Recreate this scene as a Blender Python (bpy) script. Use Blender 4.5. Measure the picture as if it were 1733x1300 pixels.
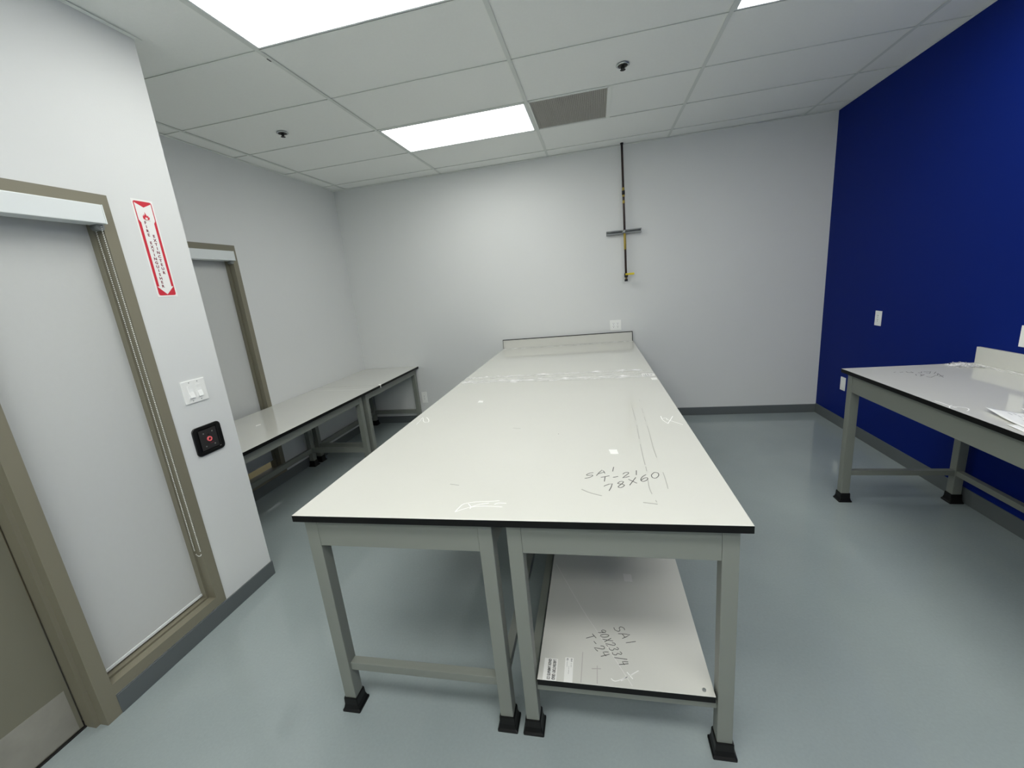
import bpy, bmesh, math, random
from mathutils import Matrix, Vector
random.seed(7)
for o in list(bpy.data.objects): bpy.data.objects.remove(o)
scene = bpy.context.scene
C = scene.collection

# ---------------------------------------------------------------- camera
F, PIT, ROL, YAW = 694.903, -0.231711, 0.095948, 0.220040
CAM = Vector((1.11346, -1.13582, 1.64519))
cd = bpy.data.cameras.new('camera'); cam = bpy.data.objects.new('camera', cd); C.objects.link(cam)
cd.sensor_fit = 'HORIZONTAL'; cd.sensor_width = 36.0; cd.lens = F * 36.0 / 1733.0
cd.clip_start = 0.02; cd.clip_end = 60
Rm = Matrix.Rotation(YAW, 3, 'Z') @ Matrix.Rotation(PIT, 3, 'X') @ Matrix.Rotation(ROL, 3, 'Y')
right, fwd, up = Rm.col[0], Rm.col[1], Rm.col[2]
M3 = Matrix((right, up, -fwd)).transposed()
cam.matrix_world = Matrix.Translation(CAM) @ M3.to_4x4()
scene.camera = cam

# ---------------------------------------------------------------- world, exposure
w = bpy.data.worlds.new('world'); scene.world = w; w.use_nodes = True
w.node_tree.nodes['Background'].inputs[0].default_value = (0.95, 0.97, 1.0, 1)
w.node_tree.nodes['Background'].inputs[1].default_value = 0.35
vs = scene.view_settings
vs.view_transform = 'Standard'; vs.look = 'None'; vs.exposure = 0.0; vs.gamma = 1.0
try: vs.use_curve_mapping = False
except Exception: pass
scene.cycles.max_bounces = 24; scene.cycles.diffuse_bounces = 14; scene.cycles.transparent_max_bounces = 16
LIGHT = 8.0             # emission of the ceiling diffusers

# ---------------------------------------------------------------- measures (metres)
L, H = 3.7346, 2.9598                 # back wall, ceiling
XB, XL, XN, YN = 3.396, -1.953, -0.995, 0.775
YF = -3.6                             # wall behind the camera
TH = 0.00926                          # the centre bench stands a touch askew
HC, HL, HR = 0.918, 0.759, 0.922      # bench heights
XT, XRT, YR = -1.191, 2.658, 1.878
T = 0.025                             # worktop thickness

# ---------------------------------------------------------------- materials
def nodes(name):
    m = bpy.data.materials.new(name); m.use_nodes = True
    return m, m.node_tree.nodes, m.node_tree.links, m.node_tree.nodes['Principled BSDF']
def lin(c):
    return tuple(((v/255)/12.92 if v/255 <= 0.04045 else ((v/255+0.055)/1.055)**2.4) for v in c) + (1,)
def mat(name, rgb, rough=0.5, metal=0.0, var=0.05, scale=6.0, bump=0.0, bscale=200.0, spec=0.5, rvar=0.0, emit=0.0, alpha=1.0, coat=0.0):
    """principled with a gentle noise over the colour, optional fine bump"""
    m, N, K, B = nodes(name)
    tc = N.new('ShaderNodeTexCoord')
    nz = N.new('ShaderNodeTexNoise'); nz.inputs['Scale'].default_value = scale; nz.inputs['Detail'].default_value = 4
    K.new(tc.outputs['Object'], nz.inputs['Vector'])
    mx = N.new('ShaderNodeMix'); mx.data_type = 'RGBA'
    c = lin(rgb)
    mx.inputs[6].default_value = tuple(max(0, v*(1-var)) for v in c[:3]) + (1,)
    mx.inputs[7].default_value = tuple(min(1, v*(1+var)) for v in c[:3]) + (1,)
    K.new(nz.outputs['Fac'], mx.inputs[0]); K.new(mx.outputs[2], B.inputs['Base Color'])
    B.inputs['Roughness'].default_value = rough; B.inputs['Metallic'].default_value = metal
    B.inputs['Specular IOR Level'].default_value = spec
    B.inputs['Coat Weight'].default_value = coat; B.inputs['Coat Roughness'].default_value = 0.05
    if rvar:
        mr = N.new('ShaderNodeMapRange'); mr.inputs[3].default_value = max(0, rough-rvar); mr.inputs[4].default_value = rough+rvar
        n2 = N.new('ShaderNodeTexNoise'); n2.inputs['Scale'].default_value = scale*0.6; K.new(tc.outputs['Object'], n2.inputs['Vector'])
        K.new(n2.outputs['Fac'], mr.inputs[0]); K.new(mr.outputs[0], B.inputs['Roughness'])
    if bump:
        nb = N.new('ShaderNodeTexNoise'); nb.inputs['Scale'].default_value = bscale; nb.inputs['Detail'].default_value = 2
        K.new(tc.outputs['Object'], nb.inputs['Vector'])
        bp = N.new('ShaderNodeBump'); bp.inputs['Strength'].default_value = bump; bp.inputs['Distance'].default_value = 0.002
        K.new(nb.outputs['Fac'], bp.inputs['Height']); K.new(bp.outputs['Normal'], B.inputs['Normal'])
    if emit:
        B.inputs['Emission Color'].default_value = (1, 1, 1, 1); B.inputs['Emission Strength'].default_value = emit
    B.inputs['Alpha'].default_value = alpha
    return m

M = {}
M['wall'] = mat('grey_wall_paint', (220, 222, 221), 0.55, var=0.012, scale=2, bump=0.12, bscale=260)
M['blue'] = mat('blue_wall_paint', (2, 30, 112), 0.6, var=0.03, scale=2, bump=0.1, bscale=260, spec=0.12)
M['tile'] = mat('ceiling_tile_face', (240, 242, 239), 0.9, var=0.02, scale=60, bump=0.35, bscale=420, spec=0.1)
M['tee'] = mat('ceiling_tee_enamel', (236, 239, 235), 0.75, var=0.01)
M['main'] = mat('main_tee_enamel', (218, 222, 218), 0.75, var=0.01)
M['plenum'] = mat('plenum_board', (70, 70, 70), 0.9)
M['base'] = mat('grey_rubber_base', (92, 98, 99), 0.45, var=0.04)
M['taupe'] = mat('taupe_frame_enamel', (127, 123, 106), 0.42, var=0.02, bump=0.05, bscale=300)
M['door'] = mat('taupe_door_enamel', (119, 117, 101), 0.5, var=0.03, bump=0.05, bscale=300)
M['steel'] = mat('brushed_kick_plate', (158, 155, 145), 0.45, metal=0.25, var=0.2, scale=14, rvar=0.1)
M['fabric'] = mat('shade_fabric', (200, 202, 200), 0.9, var=0.015, scale=40, bump=0.15, bscale=700, spec=0.1)
M['white'] = mat('white_plastic', (243, 244, 241), 0.35, var=0.01)
M['rocker'] = mat('white_rocker_plastic', (247, 248, 246), 0.3, var=0.01)
M['cass'] = mat('white_cassette_enamel', (226, 231, 231), 0.35, var=0.01)
M['dark'] = mat('dark_slot', (25, 25, 25), 0.6)
M['lam'] = mat('offwhite_laminate', (208, 208, 201), 0.08, var=0.02, scale=3, rvar=0.02)
M['lamL'] = mat('offwhite_laminate_low', (206, 206, 200), 0.08, var=0.02, scale=3, rvar=0.02)
M['edge'] = mat('black_phenolic_edge', (5, 6, 6), 0.5, var=0.1, spec=0.25)
M['frame'] = mat('grey_bench_enamel', (124, 128, 121), 0.42, var=0.02, bump=0.06, bscale=400)
M['rubber'] = mat('black_rubber_boot', (6, 6, 6), 0.45, var=0.3, scale=30, spec=0.3)
M['ink'] = mat('black_marker_ink', (74, 74, 72), 0.6)
M['inkd'] = mat('dark_marker_ink', (60, 58, 56), 0.6)
M['chalk'] = mat('white_wax_pencil', (238, 238, 234), 0.7)
M['smudge'] = mat('faint_smudge', (158, 158, 151), 0.4)
M['smudgeD'] = mat('dark_smudge', (120, 117, 112), 0.5)
M['crease'] = mat('film_crease', (226, 224, 220), 0.25)
M['sticker'] = mat('paper_sticker', (232, 232, 228), 0.6, var=0.01)
M['paper'] = mat('white_paper', (236, 237, 236), 0.8, var=0.01)
M['print'] = mat('faint_print', (185, 186, 188), 0.8)
M['red'] = mat('sign_red', (205, 40, 58), 0.45, var=0.02)
M['signw'] = mat('sign_white', (238, 238, 236), 0.45, var=0.01)
M['maroon'] = mat('sign_lettering', (120, 40, 55), 0.5)
M['bezel'] = mat('black_bezel', (10, 11, 11), 0.35)
M['panel'] = mat('charcoal_panel', (46, 45, 45), 0.4)
M['screw'] = mat('screw_metal', (170, 170, 165), 0.3, metal=0.8)
M['ring'] = mat('red_ring', (246, 112, 118), 0.35)
M['pipe'] = mat('dark_steel_pipe', (62, 50, 48), 0.4, metal=0.3, var=0.5, scale=25)
M['yellow'] = mat('yellow_pipe_label', (172, 150, 62), 0.5, var=0.35, scale=60)
M['handle'] = mat('yellow_valve_handle', (214, 196, 30), 0.4)
M['brass'] = mat('brass_fitting', (150, 130, 90), 0.35, metal=0.7)
M['galv'] = mat('galvanised_strut', (128, 132, 132), 0.4, metal=0.5, var=0.2, scale=30)
M['chrome'] = mat('chrome', (190, 195, 195), 0.2, metal=0.9)
M['black'] = mat('sprinkler_black', (18, 18, 18), 0.5)
M['grille'] = mat('grille_bars', (190, 188, 180), 0.6)
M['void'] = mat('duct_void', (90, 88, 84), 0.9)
M['tan'] = mat('tan_corridor_floor', (196, 178, 128), 0.6, var=0.05)
M['corr'] = mat('corridor_wall_paint', (150, 146, 136), 0.8)

def light_mat():
    m, N, K, B = nodes('lit_diffuser')
    B.inputs['Base Color'].default_value = (0.9, 0.9, 0.9, 1); B.inputs['Roughness'].default_value = 0.5
    B.inputs['Emission Color'].default_value = (1.0, 1.0, 0.955, 1); B.inputs['Emission Strength'].default_value = LIGHT
    return m
M['lit'] = light_mat()

def floor_mat():
    m, N, K, B = nodes('grey_epoxy_floor')
    tc = N.new('ShaderNodeTexCoord')
    def noise(s, d=5, dist=0.0):
        n = N.new('ShaderNodeTexNoise'); n.inputs['Scale'].default_value = s; n.inputs['Detail'].default_value = d
        n.inputs['Distortion'].default_value = dist; K.new(tc.outputs['Object'], n.inputs['Vector']); return n
    a = noise(1.3, 6, 0.4); b = noise(90, 2)
    r = N.new('ShaderNodeValToRGB'); r.color_ramp.elements[0].position = 0.3; r.color_ramp.elements[1].position = 0.7
    r.color_ramp.elements[0].color = lin((142, 152, 153)); r.color_ramp.elements[1].color = lin((152, 162, 162))
    K.new(a.outputs['Fac'], r.inputs[0])
    mx = N.new('ShaderNodeMix'); mx.data_type = 'RGBA'; mx.blend_type = 'OVERLAY'; mx.inputs[0].default_value = 0.06
    K.new(r.outputs[0], mx.inputs[6]); K.new(b.outputs['Fac'], mx.inputs[7]); K.new(mx.outputs[2], B.inputs['Base Color'])
    mr = N.new('ShaderNodeMapRange'); mr.inputs[3].default_value = 0.03; mr.inputs[4].default_value = 0.09
    K.new(a.outputs['Fac'], mr.inputs[0]); K.new(mr.outputs[0], B.inputs['Roughness'])
    B.inputs['Specular IOR Level'].default_value = 0.5
    c = noise(7, 3); bp = N.new('ShaderNodeBump'); bp.inputs['Strength'].default_value = 0.008; bp.inputs['Distance'].default_value = 0.004
    K.new(c.outputs['Fac'], bp.inputs['Height']); K.new(bp.outputs['Normal'], B.inputs['Normal'])
    return m
M['floor'] = floor_mat()

def film_mat(name, amount, scale):
    m, N, K, B = nodes(name)
    B.inputs['Base Color'].default_value = (0.96, 0.96, 0.95, 1); B.inputs['Roughness'].default_value = 0.2
    tc = N.new('ShaderNodeTexCoord'); mp = N.new('ShaderNodeMapping'); mp.inputs['Scale'].default_value = (0.32, 2.2, 1)
    nz = N.new('ShaderNodeTexNoise'); nz.inputs['Scale'].default_value = scale; nz.inputs['Detail'].default_value = 6
    K.new(tc.outputs['Object'], mp.inputs[0]); K.new(mp.outputs[0], nz.inputs['Vector'])
    r = N.new('ShaderNodeMapRange'); r.inputs[1].default_value = 0.44; r.inputs[2].default_value = 0.60
    r.inputs[3].default_value = amount*0.12; r.inputs[4].default_value = amount
    K.new(nz.outputs['Fac'], r.inputs[0]); K.new(r.outputs[0], B.inputs['Alpha'])
    bp = N.new('ShaderNodeBump'); bp.inputs['Strength'].default_value = 0.6; bp.inputs['Distance'].default_value = 0.004
    K.new(nz.outputs['Fac'], bp.inputs['Height']); K.new(bp.outputs['Normal'], B.inputs['Normal'])
    return m
M['tape'] = film_mat('clear_packing_tape', 1.0, 30)
M['tapeflat'] = film_mat('clear_flat_tape', 0.4, 30)
M['film'] = film_mat('clear_plastic_film', 0.8, 60)
def glass_mat():
    m, N, K, B = nodes('window_glass')
    B.inputs['Transmission Weight'].default_value = 1.0; B.inputs['Roughness'].default_value = 0.0; B.inputs['IOR'].default_value = 1.45
    B.inputs['Base Color'].default_value = (0.92, 0.95, 0.93, 1)
    return m
M['glass'] = glass_mat()

# ---------------------------------------------------------------- mesh helpers
def obj(name, bm, m, parent=None, loc=None, smooth=False):
    me = bpy.data.meshes.new(name); bmesh.ops.recalc_face_normals(bm, faces=bm.faces[:]); bm.to_mesh(me); bm.free()
    for x in (m if isinstance(m, (list, tuple)) else [m]): me.materials.append(x)
    if smooth:
        for p in me.polygons: p.use_smooth = True
    o = bpy.data.objects.new(name, me); C.objects.link(o)
    if parent: o.parent = parent
    if loc: o.location = loc
    return o
def inst(name, me, parent=None, loc=(0, 0, 0), rz=0.0):
    o = bpy.data.objects.new(name, me); C.objects.link(o); o.location = loc; o.rotation_euler = (0, 0, rz)
    if parent: o.parent = parent
    return o
def tag(o, label=None, cat=None, group=None, kind=None):
    if label: o['label'] = label
    if cat: o['category'] = cat
    if group: o['group'] = group
    if kind: o['kind'] = kind
    return o
def empty(name, loc, rz=0.0):
    o = bpy.data.objects.new(name, None); C.objects.link(o); o.location = loc; o.rotation_euler = (0, 0, rz)
    o.empty_display_size = 0.05; return o
def box(bm, a, b, bev=0.0, mi=0):
    """axis box between corners a and b"""
    t = bmesh.new(); bmesh.ops.create_cube(t, size=1.0)
    for v in t.verts:
        v.co = Vector([(a[i]+b[i])/2 + v.co[i]*abs(b[i]-a[i]) for i in range(3)])
    if bev: bmesh.ops.bevel(t, geom=t.edges[:], offset=bev, segments=2, affect='EDGES', profile=0.6)
    merge(bm, t, mi); return bm
def tri(bm):
    bm.normal_update(); bmesh.ops.triangulate(bm, faces=bm.faces[:])
def merge(bm, t, mi=0):
    t.verts.ensure_lookup_table(); mp = {}
    for v in t.verts: mp[v] = bm.verts.new(v.co)
    for f in t.faces:
        try: nf = bm.faces.new([mp[v] for v in f.verts]); nf.material_index = mi; nf.smooth = f.smooth
        except ValueError: pass
    t.free()
def bx(*boxes, bev=0.0):
    bm = bmesh.new()
    for a, b in boxes: box(bm, a, b, bev)
    return bm
def cyl(bm, p, q, r, n=16, r2=None, mi=0, cap=True):
    p, q = Vector(p), Vector(q); d = q-p; r2 = r if r2 is None else r2
    z = d.normalized(); x = z.orthogonal().normalized(); y = z.cross(x)
    A = [bm.verts.new(p+(x*math.cos(2*math.pi*i/n)+y*math.sin(2*math.pi*i/n))*r) for i in range(n)]
    B = [bm.verts.new(q+(x*math.cos(2*math.pi*i/n)+y*math.sin(2*math.pi*i/n))*r2) for i in range(n)]
    for i in range(n):
        f = bm.faces.new((A[i], A[(i+1) % n], B[(i+1) % n], B[i])); f.smooth = True; f.material_index = mi
    if cap:
        bm.faces.new(A[::-1]).material_index = mi; bm.faces.new(B).material_index = mi
    return bm
def lathe(bm, prof, n=20, mi=0):
    """profile of (r, z), turned about Z"""
    rings = [[bm.verts.new((r*math.cos(2*math.pi*i/n), r*math.sin(2*math.pi*i/n), z)) for i in range(n)] for r, z in prof]
    for a, b in zip(rings, rings[1:]):
        for i in range(n):
            f = bm.faces.new((a[i], a[(i+1) % n], b[(i+1) % n], b[i])); f.smooth = True; f.material_index = mi
    bm.faces.new(rings[0][::-1]); bm.faces.new(rings[-1]); return bm
def extrude_poly(bm, pts, to3, thick):
    """polygon pts (u,v) -> solid; to3(u,v,w) maps to 3-D"""
    A = [bm.verts.new(to3(u, v, 0)) for u, v in pts]; B = [bm.verts.new(to3(u, v, thick)) for u, v in pts]
    n = len(pts); bm.faces.new(A[::-1]); bm.faces.new(B)
    for i in range(n): bm.faces.new((A[i], A[(i+1) % n], B[(i+1) % n], B[i]))
    return bm
def rrect(w, h, r, n=5, cx=0.0, cy=0.0):
    pts = []
    for sx, sy, a0 in ((1, 1, 0), (-1, 1, 90), (-1, -1, 180), (1, -1, 270)):
        for i in range(n+1):
            a = math.radians(a0+90*i/n); pts.append((cx+sx*(w/2-r)+r*math.cos(a), cy+sy*(h/2-r)+r*math.sin(a)))
    return pts
def ribbon(bm, pts, wd, z, t=0.0004):
    """flat pen stroke lying on a horizontal surface"""
    P = [Vector((x, y, 0)) for x, y in pts]; n = len(P); Ls, Rs = [], []
    for i in range(n):
        d = (P[min(i+1, n-1)]-P[max(i-1, 0)])
        if d.length < 1e-6: d = Vector((1, 0, 0))
        d.normalize(); s = Vector((-d.y, d.x, 0))*wd/2
        Ls.append(P[i]+s); Rs.append(P[i]-s)
    up_ = [bm.verts.new((v.x, v.y, z+t)) for v in Ls]; dn = [bm.verts.new((v.x, v.y, z+t)) for v in Rs]
    u0 = [bm.verts.new((v.x, v.y, z)) for v in Ls]; d0 = [bm.verts.new((v.x, v.y, z)) for v in Rs]
    for i in range(n-1):
        bm.faces.new((up_[i], up_[i+1], dn[i+1], dn[i])); bm.faces.new((up_[i], u0[i], u0[i+1], up_[i+1])); bm.faces.new((dn[i], dn[i+1], d0[i+1], d0[i]))
    return bm
def smooth_line(pts, k=3):
    if len(pts) < 3: return pts
    out = []
    for i in range(len(pts)-1):
        p0, p1, p2, p3 = pts[max(i-1, 0)], pts[i], pts[i+1], pts[min(i+2, len(pts)-1)]
        for j in range(k):
            t = j/k
            out.append(tuple(0.5*(2*p1[c]+(p2[c]-p0[c])*t+(2*p0[c]-5*p1[c]+4*p2[c]-p3[c])*t*t+(3*p1[c]-p0[c]-3*p2[c]+p3[c])*t**3) for c in (0, 1)))
    out.append(pts[-1]); return out
def text_bm(s, size, bold=0.0, align='CENTER', extr=0.0002):
    cu = bpy.data.curves.new('t', 'FONT'); cu.body = s; cu.size = size; cu.align_x = align; cu.align_y = 'CENTER'; cu.offset = bold; cu.extrude = extr
    cu.resolution_u = 2
    o = bpy.data.objects.new('t', cu); C.objects.link(o); bpy.context.view_layer.update()
    me = bpy.data.meshes.new_from_object(o.evaluated_get(bpy.context.evaluated_depsgraph_get()))
    bm = bmesh.new(); bm.from_mesh(me)
    bpy.data.objects.remove(o); bpy.data.curves.remove(cu); bpy.data.meshes.remove(me)
    return bm

# ================================================================ THE ROOM
fl = obj('floor', bx(((XL-0.2, YF-0.1, -0.12), (XB+0.2, L+0.2, 0.0))), M['floor'])
tag(fl, 'glossy grey epoxy floor of the lab', 'floor', kind='structure')
tag(obj('wall_back', bx(((XL-0.2, L, 0), (XB+0.2, L+0.12, H+0.25))), M['wall']), 'pale grey painted back wall with a pipe', 'wall', kind='structure')
tag(obj('wall_right', bx(((XB, YF-0.1, 0), (XB+0.12, L, H+0.25))), M['blue']), 'deep royal blue painted side wall', 'wall', kind='structure')
tag(obj('wall_front', bx(((XL-0.2, YF-0.12, 0), (XB, YF, H+0.25))), M['wall']), 'pale grey wall behind the viewer', 'wall', kind='structure')
# far left wall with the window opening
W2a, W2b, W2z0, W2z1 = 0.95, 2.072, 0.095, 2.216
tag(obj('wall_left_far', bx(((XL-0.12, W2b, 0), (XL, L, H+0.25)), ((XL-0.12, YN-0.12, 0), (XL, W2a, H+0.25)),
    ((XL-0.12, W2a, 0), (XL, W2b, W2z0)), ((XL-0.12, W2a, W2z1), (XL, W2b, H+0.25))), M['wall']), 'pale grey left wall of the alcove holding a blind', 'wall', kind='structure')
# near left wall: sidelight and door opening; its end turns back to the alcove
SY0, SY1, SZ0, SZ1 = -0.115, 0.443, 0.098, 2.204
DY0, DY1 = -1.19, -0.115
tag(obj('wall_left_near', bx(((XN-0.14, SY1, 0), (XN, YN, H+0.25)), ((XN-0.14, SY0, 0), (XN, SY1, SZ0)),
    ((XN-0.14, DY0, SZ1), (XN, SY1, H+0.25)), ((XN-0.14, YF, 0), (XN, DY0, H+0.25))), M['wall']), 'pale grey near wall carrying the fire sign and switches', 'wall', kind='structure')
tag(obj('wall_return', bx(((XL, YN-0.12, 0), (XN-0.14, YN, H+0.25))), M['wall']), 'short pale grey return wall closing the alcove', 'wall', kind='structure')
# corridor seen in a sliver below the far blind
tag(obj('floor_corridor', bx(((-4.2, YF, -0.12), (XL-0.2, L+0.12, -0.002))), M['tan']), 'tan corridor floor beyond the far window', 'floor', kind='structure')
tag(obj('wall_corridor', bx(((-4.32, YF, 0), (-4.2, L+0.12, 2.6))), M['corr']), 'corridor wall outside the far window', 'wall', kind='structure')

def baseboard(name, a, b, label):
    return tag(obj(name, bx((a, b), bev=0.003), M['base']), label, 'baseboard', kind='structure')
BH = 0.093
baseboard('baseboard_back', (XL, L-0.007, 0), (XB, L+0.004, BH), 'dark grey rubber baseboard along the back wall')
baseboard('baseboard_right', (XB-0.007, YF, 0), (XB+0.004, L-0.007, BH+0.01), 'dark grey rubber baseboard along the blue wall')
baseboard('baseboard_left_near', (XN-0.004, SY0, 0), (XN+0.007, YN+0.007, BH), 'dark grey rubber baseboard below the sidelight and switches')
baseboard('baseboard_left_far', (XL-0.004, YN, 0), (XL+0.007, L-0.007, BH), 'dark grey rubber baseboard under the low benches')
baseboard('baseboard_return', (XL+0.007, YN-0.004, 0), (XN-0.004, YN+0.007, BH), 'dark grey rubber baseboard on the return wall')

# ---------------------------------------------------------------- ceiling: board above, tees, tiles
ceil = tag(obj('ceiling', bx(((XL-0.2, YF-0.1, H+0.2), (XB+0.2, L+0.2, H+0.25))), M['plenum']), 'suspended ceiling of pale grey lay-in tiles', 'ceiling', kind='structure')
GX = [-1.779+1.2192*i for i in range(5)]
GY = [3.5047-0.6096*i for i in range(14)]            # cross tees going towards the viewer
xs = [XL] + GX + [XB]; ys = [L] + [y for y in GY if y > YF+0.05] + [YF]
FILL_PANELS = [(c, r) for r in (8, 10) for c in (1, 2, 3)]      # unseen panels added behind the viewer as fill light
light_cells = {(1, 2), (1, 5), (3, 4)} | set(FILL_PANELS)   # (column, row)
VENT = (2, 2)
tw = 0.012
def hidden_cell(x0, x1, y0, y1): return x1 < XN-0.1 and y1 < YN-0.1
tile_mesh = {}
def tile_me(wd, dp):
    k = (round(wd, 3), round(dp, 3))
    if k not in tile_mesh:
        bm = bmesh.new(); box(bm, (-wd/2, -dp/2, 0), (wd/2, dp/2, 0.014), 0.002)
        me = bpy.data.meshes.new('tile'); bm.to_mesh(me); bm.free(); me.materials.append(M['tile']); tile_mesh[k] = me
    return tile_mesh[k]
def add_tile(x0, x1, y0, y1):
    if y1 <= YN and x0 < XN < x1: x0 = XN-0.005
    elif y0 < YN < y1 and x0 < XN < x1:
        bm = bmesh.new(); g = 0.003; extrude_poly(bm, [(XN-0.005, y0+g), (x1-g, y0+g), (x1-g, y1-g), (x0+g, y1-g), (x0+g, YN), (XN-0.005, YN)], lambda u, v, w: Vector((u, v, H+0.0055+w)), 0.014)
        tri(bm); obj('tile', bm, M['tile'], ceil); return
    wd, dp = x1-x0-0.006, y1-y0-0.006
    if wd < 0.02 or dp < 0.02: return
    inst('tile', tile_me(wd, dp), ceil, ((x0+x1)/2, (y0+y1)/2, H+0.0055))
for ci in range(len(xs)-1):
    for ri in range(len(ys)-1):
        x0, x1, y1, y0 = xs[ci], xs[ci+1], ys[ri], ys[ri+1]
        if hidden_cell(x0, x1, y0, y1): continue
        # columns counted from the first tee, rows from the back strip
        key = (ci-1, ri)
        if key in light_cells: continue
        if key == VENT:
            add_tile(1.2690, x1, y0, y1); continue
        add_tile(x0, x1, y0, y1)
for x in GX:
    yl = YN if x < XN else YF
    obj('main_tee', bx(((x-tw, yl, H-0.0005), (x+tw, L, H+0.0006)), ((x-0.001, yl, H+0.0006), (x+0.001, L, H+0.04))), M['main'], ceil)
for y in GY:
    if y < YF+0.05: continue
    xl = XL if y > YN else XN
    obj('cross_tee', bx(((xl, y-0.007, H), (XB, y+0.007, H+0.001)), ((xl, y-0.001, H+0.001), (XB, y+0.001, H+0.04))), M['tee'], ceil)
obj('cross_tee', bx(((1.2570, GY[2], H), (1.2570+2*tw, GY[1], H+0.001))), M['tee'], ceil)
def angle(a, b): obj('wall_angle', bx((a, b)), M['tee'], ceil)
angle((XL, L-0.022, H-0.0015), (XB, L, H+0.001)); angle((XB-0.022, YF, H-0.001), (XB, L-0.022, H+0.001)); angle((XL, YN, H-0.001), (XL+0.022, L-0.022, H+0.001))
angle((XN, YF, H-0.0015), (XN+0.022, YN, H+0.001)); angle((XL+0.022, YN, H-0.001), (XN+0.022, YN+0.022, H+0.001))
bmk = bmesh.new(); box(bmk, (-0.572, 1.135, H-0.003), (-0.567, 1.165, H-0.0005), 0.0005); obj('hold_clip', bmk, M['plenum'], ceil)

def ceiling_light(col, row, label):
    x0, x1 = GX[col], GX[col+1]; y1, y0 = GY[row-1], GY[row]
    r = empty('ceiling_light', ((x0+x1)/2, (y0+y1)/2, H)); tag(r, label, 'light', 'recessed ceiling light panels')
    hx, hy = (x1-x0)/2-0.013, (y1-y0)/2-0.013; f = 0.012
    bm = bmesh.new()
    box(bm, (-hx, -hy, 0.0), (hx, -hy+f, 0.03)); box(bm, (-hx, hy-f, 0.0), (hx, hy, 0.03))
    box(bm, (-hx, -hy+f, 0.0), (-hx+f, hy-f, 0.03)); box(bm, (hx-f, -hy+f, 0.0), (hx, hy-f, 0.03))
    obj('light_frame', bm, M['cass'], r)
    bm = bmesh.new(); box(bm, (-hx+f, -hy+f, 0.004), (hx-f, hy-f, 0.010)); obj('diffuser', bm, M['lit'], r)
    bm = bmesh.new(); box(bm, (-hx, -hy, 0.03), (hx, hy, 0.08)); obj('housing', bm, M['cass'], r)
ceiling_light(1, 2, 'lit rectangular ceiling panel beside the return air grille')
ceiling_light(1, 5, 'largest lit ceiling panel, cut by the top edge near the left wall')
ceiling_light(3, 4, 'lit ceiling panel cut by the top edge towards the blue wall')
for c, r in FILL_PANELS: ceiling_light(c, r, 'added unseen fill light panel behind the viewer, %s row, %s' % ({8: 'nearer', 10: 'further'}[r], {1: 'by the door', 2: 'in the middle', 3: 'by the blue wall'}[c]))

# return air grille
vx0, vx1, vy0, vy1 = GX[2]+tw, 1.2570, GY[2]+tw, GY[1]-tw
v = empty('return_air_grille', ((vx0+vx1)/2, (vy0+vy1)/2, H)); tag(v, 'square grey eggcrate return air grille in the ceiling', 'vent')
hx, hy = (vx1-vx0)/2, (vy1-vy0)/2
obj('grille_frame', bx(((-hx, -hy, 0.0), (hx, -hy+0.008, 0.02)), ((-hx, hy-0.008, 0.0), (hx, hy, 0.02)), ((-hx, -hy, 0.0), (-hx+0.008, hy, 0.02)), ((hx-0.008, -hy, 0.0), (hx, hy, 0.02))), M['tee'], v)
bm = bmesh.new(); n = 42
for i in range(1, n):
    x = -hx+2*hx*i/n; box(bm, (x-0.0014, -hy+0.008, 0.004), (x+0.0014, hy-0.008, 0.016))
    y = -hy+2*hy*i/n; box(bm, (-hx+0.008, y-0.0014, 0.0042), (hx-0.008, y+0.0014, 0.0158))
tag(obj('eggcrate_core', bm, M['grille'], v), kind='stuff')
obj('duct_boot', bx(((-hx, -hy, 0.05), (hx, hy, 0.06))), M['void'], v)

def sprinkler(x, y, label):
    r = empty('sprinkler_head', (x, y, H)); tag(r, label, 'sprinkler', 'ceiling sprinkler heads')
    obj('escutcheon', lathe(bmesh.new(), [(0.043, 0.001), (0.043, -0.002), (0.036, -0.006), (0.031, -0.005), (0.031, 0.002)]), M['chrome'], r)
    obj('cup', lathe(bmesh.new(), [(0.0312, -0.0045), (0.0312, -0.0055), (0.012, -0.007)]), M['black'], r)
    bm = bmesh.new(); cyl(bm, (0, 0, -0.006), (0, 0, -0.014), 0.010, 10)
    cyl(bm, (-0.010, 0, -0.010), (-0.006, 0, -0.027), 0.0035, 6); cyl(bm, (0.010, 0, -0.010), (0.006, 0, -0.027), 0.0035, 6)
    cyl(bm, (0, 0, -0.014), (0, 0, -0.026), 0.003, 6); obj('frame_arms', bm, M['black'], r)
    bm = bmesh.new()
    for k in range(10):
        a = 2*math.pi*k/10; extrude_poly(bm, [(0.004, -0.004), (0.017, -0.004), (0.017, 0.004), (0.004, 0.004)],
            lambda u, vv, ww, a=a: Vector((u*math.cos(a)-vv*math.sin(a), u*math.sin(a)+vv*math.cos(a), -0.027-ww)), 0.0015)
    cyl(bm, (0, 0, -0.0262), (0, 0, -0.0292), 0.009, 10); obj('deflector', bm, M['black'], r)
sprinkler(1.337, 2.011, 'sprinkler head in the tile in front of the grille')
sprinkler(-1.204, 1.999, 'sprinkler head in the tile above the left alcove')

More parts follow.
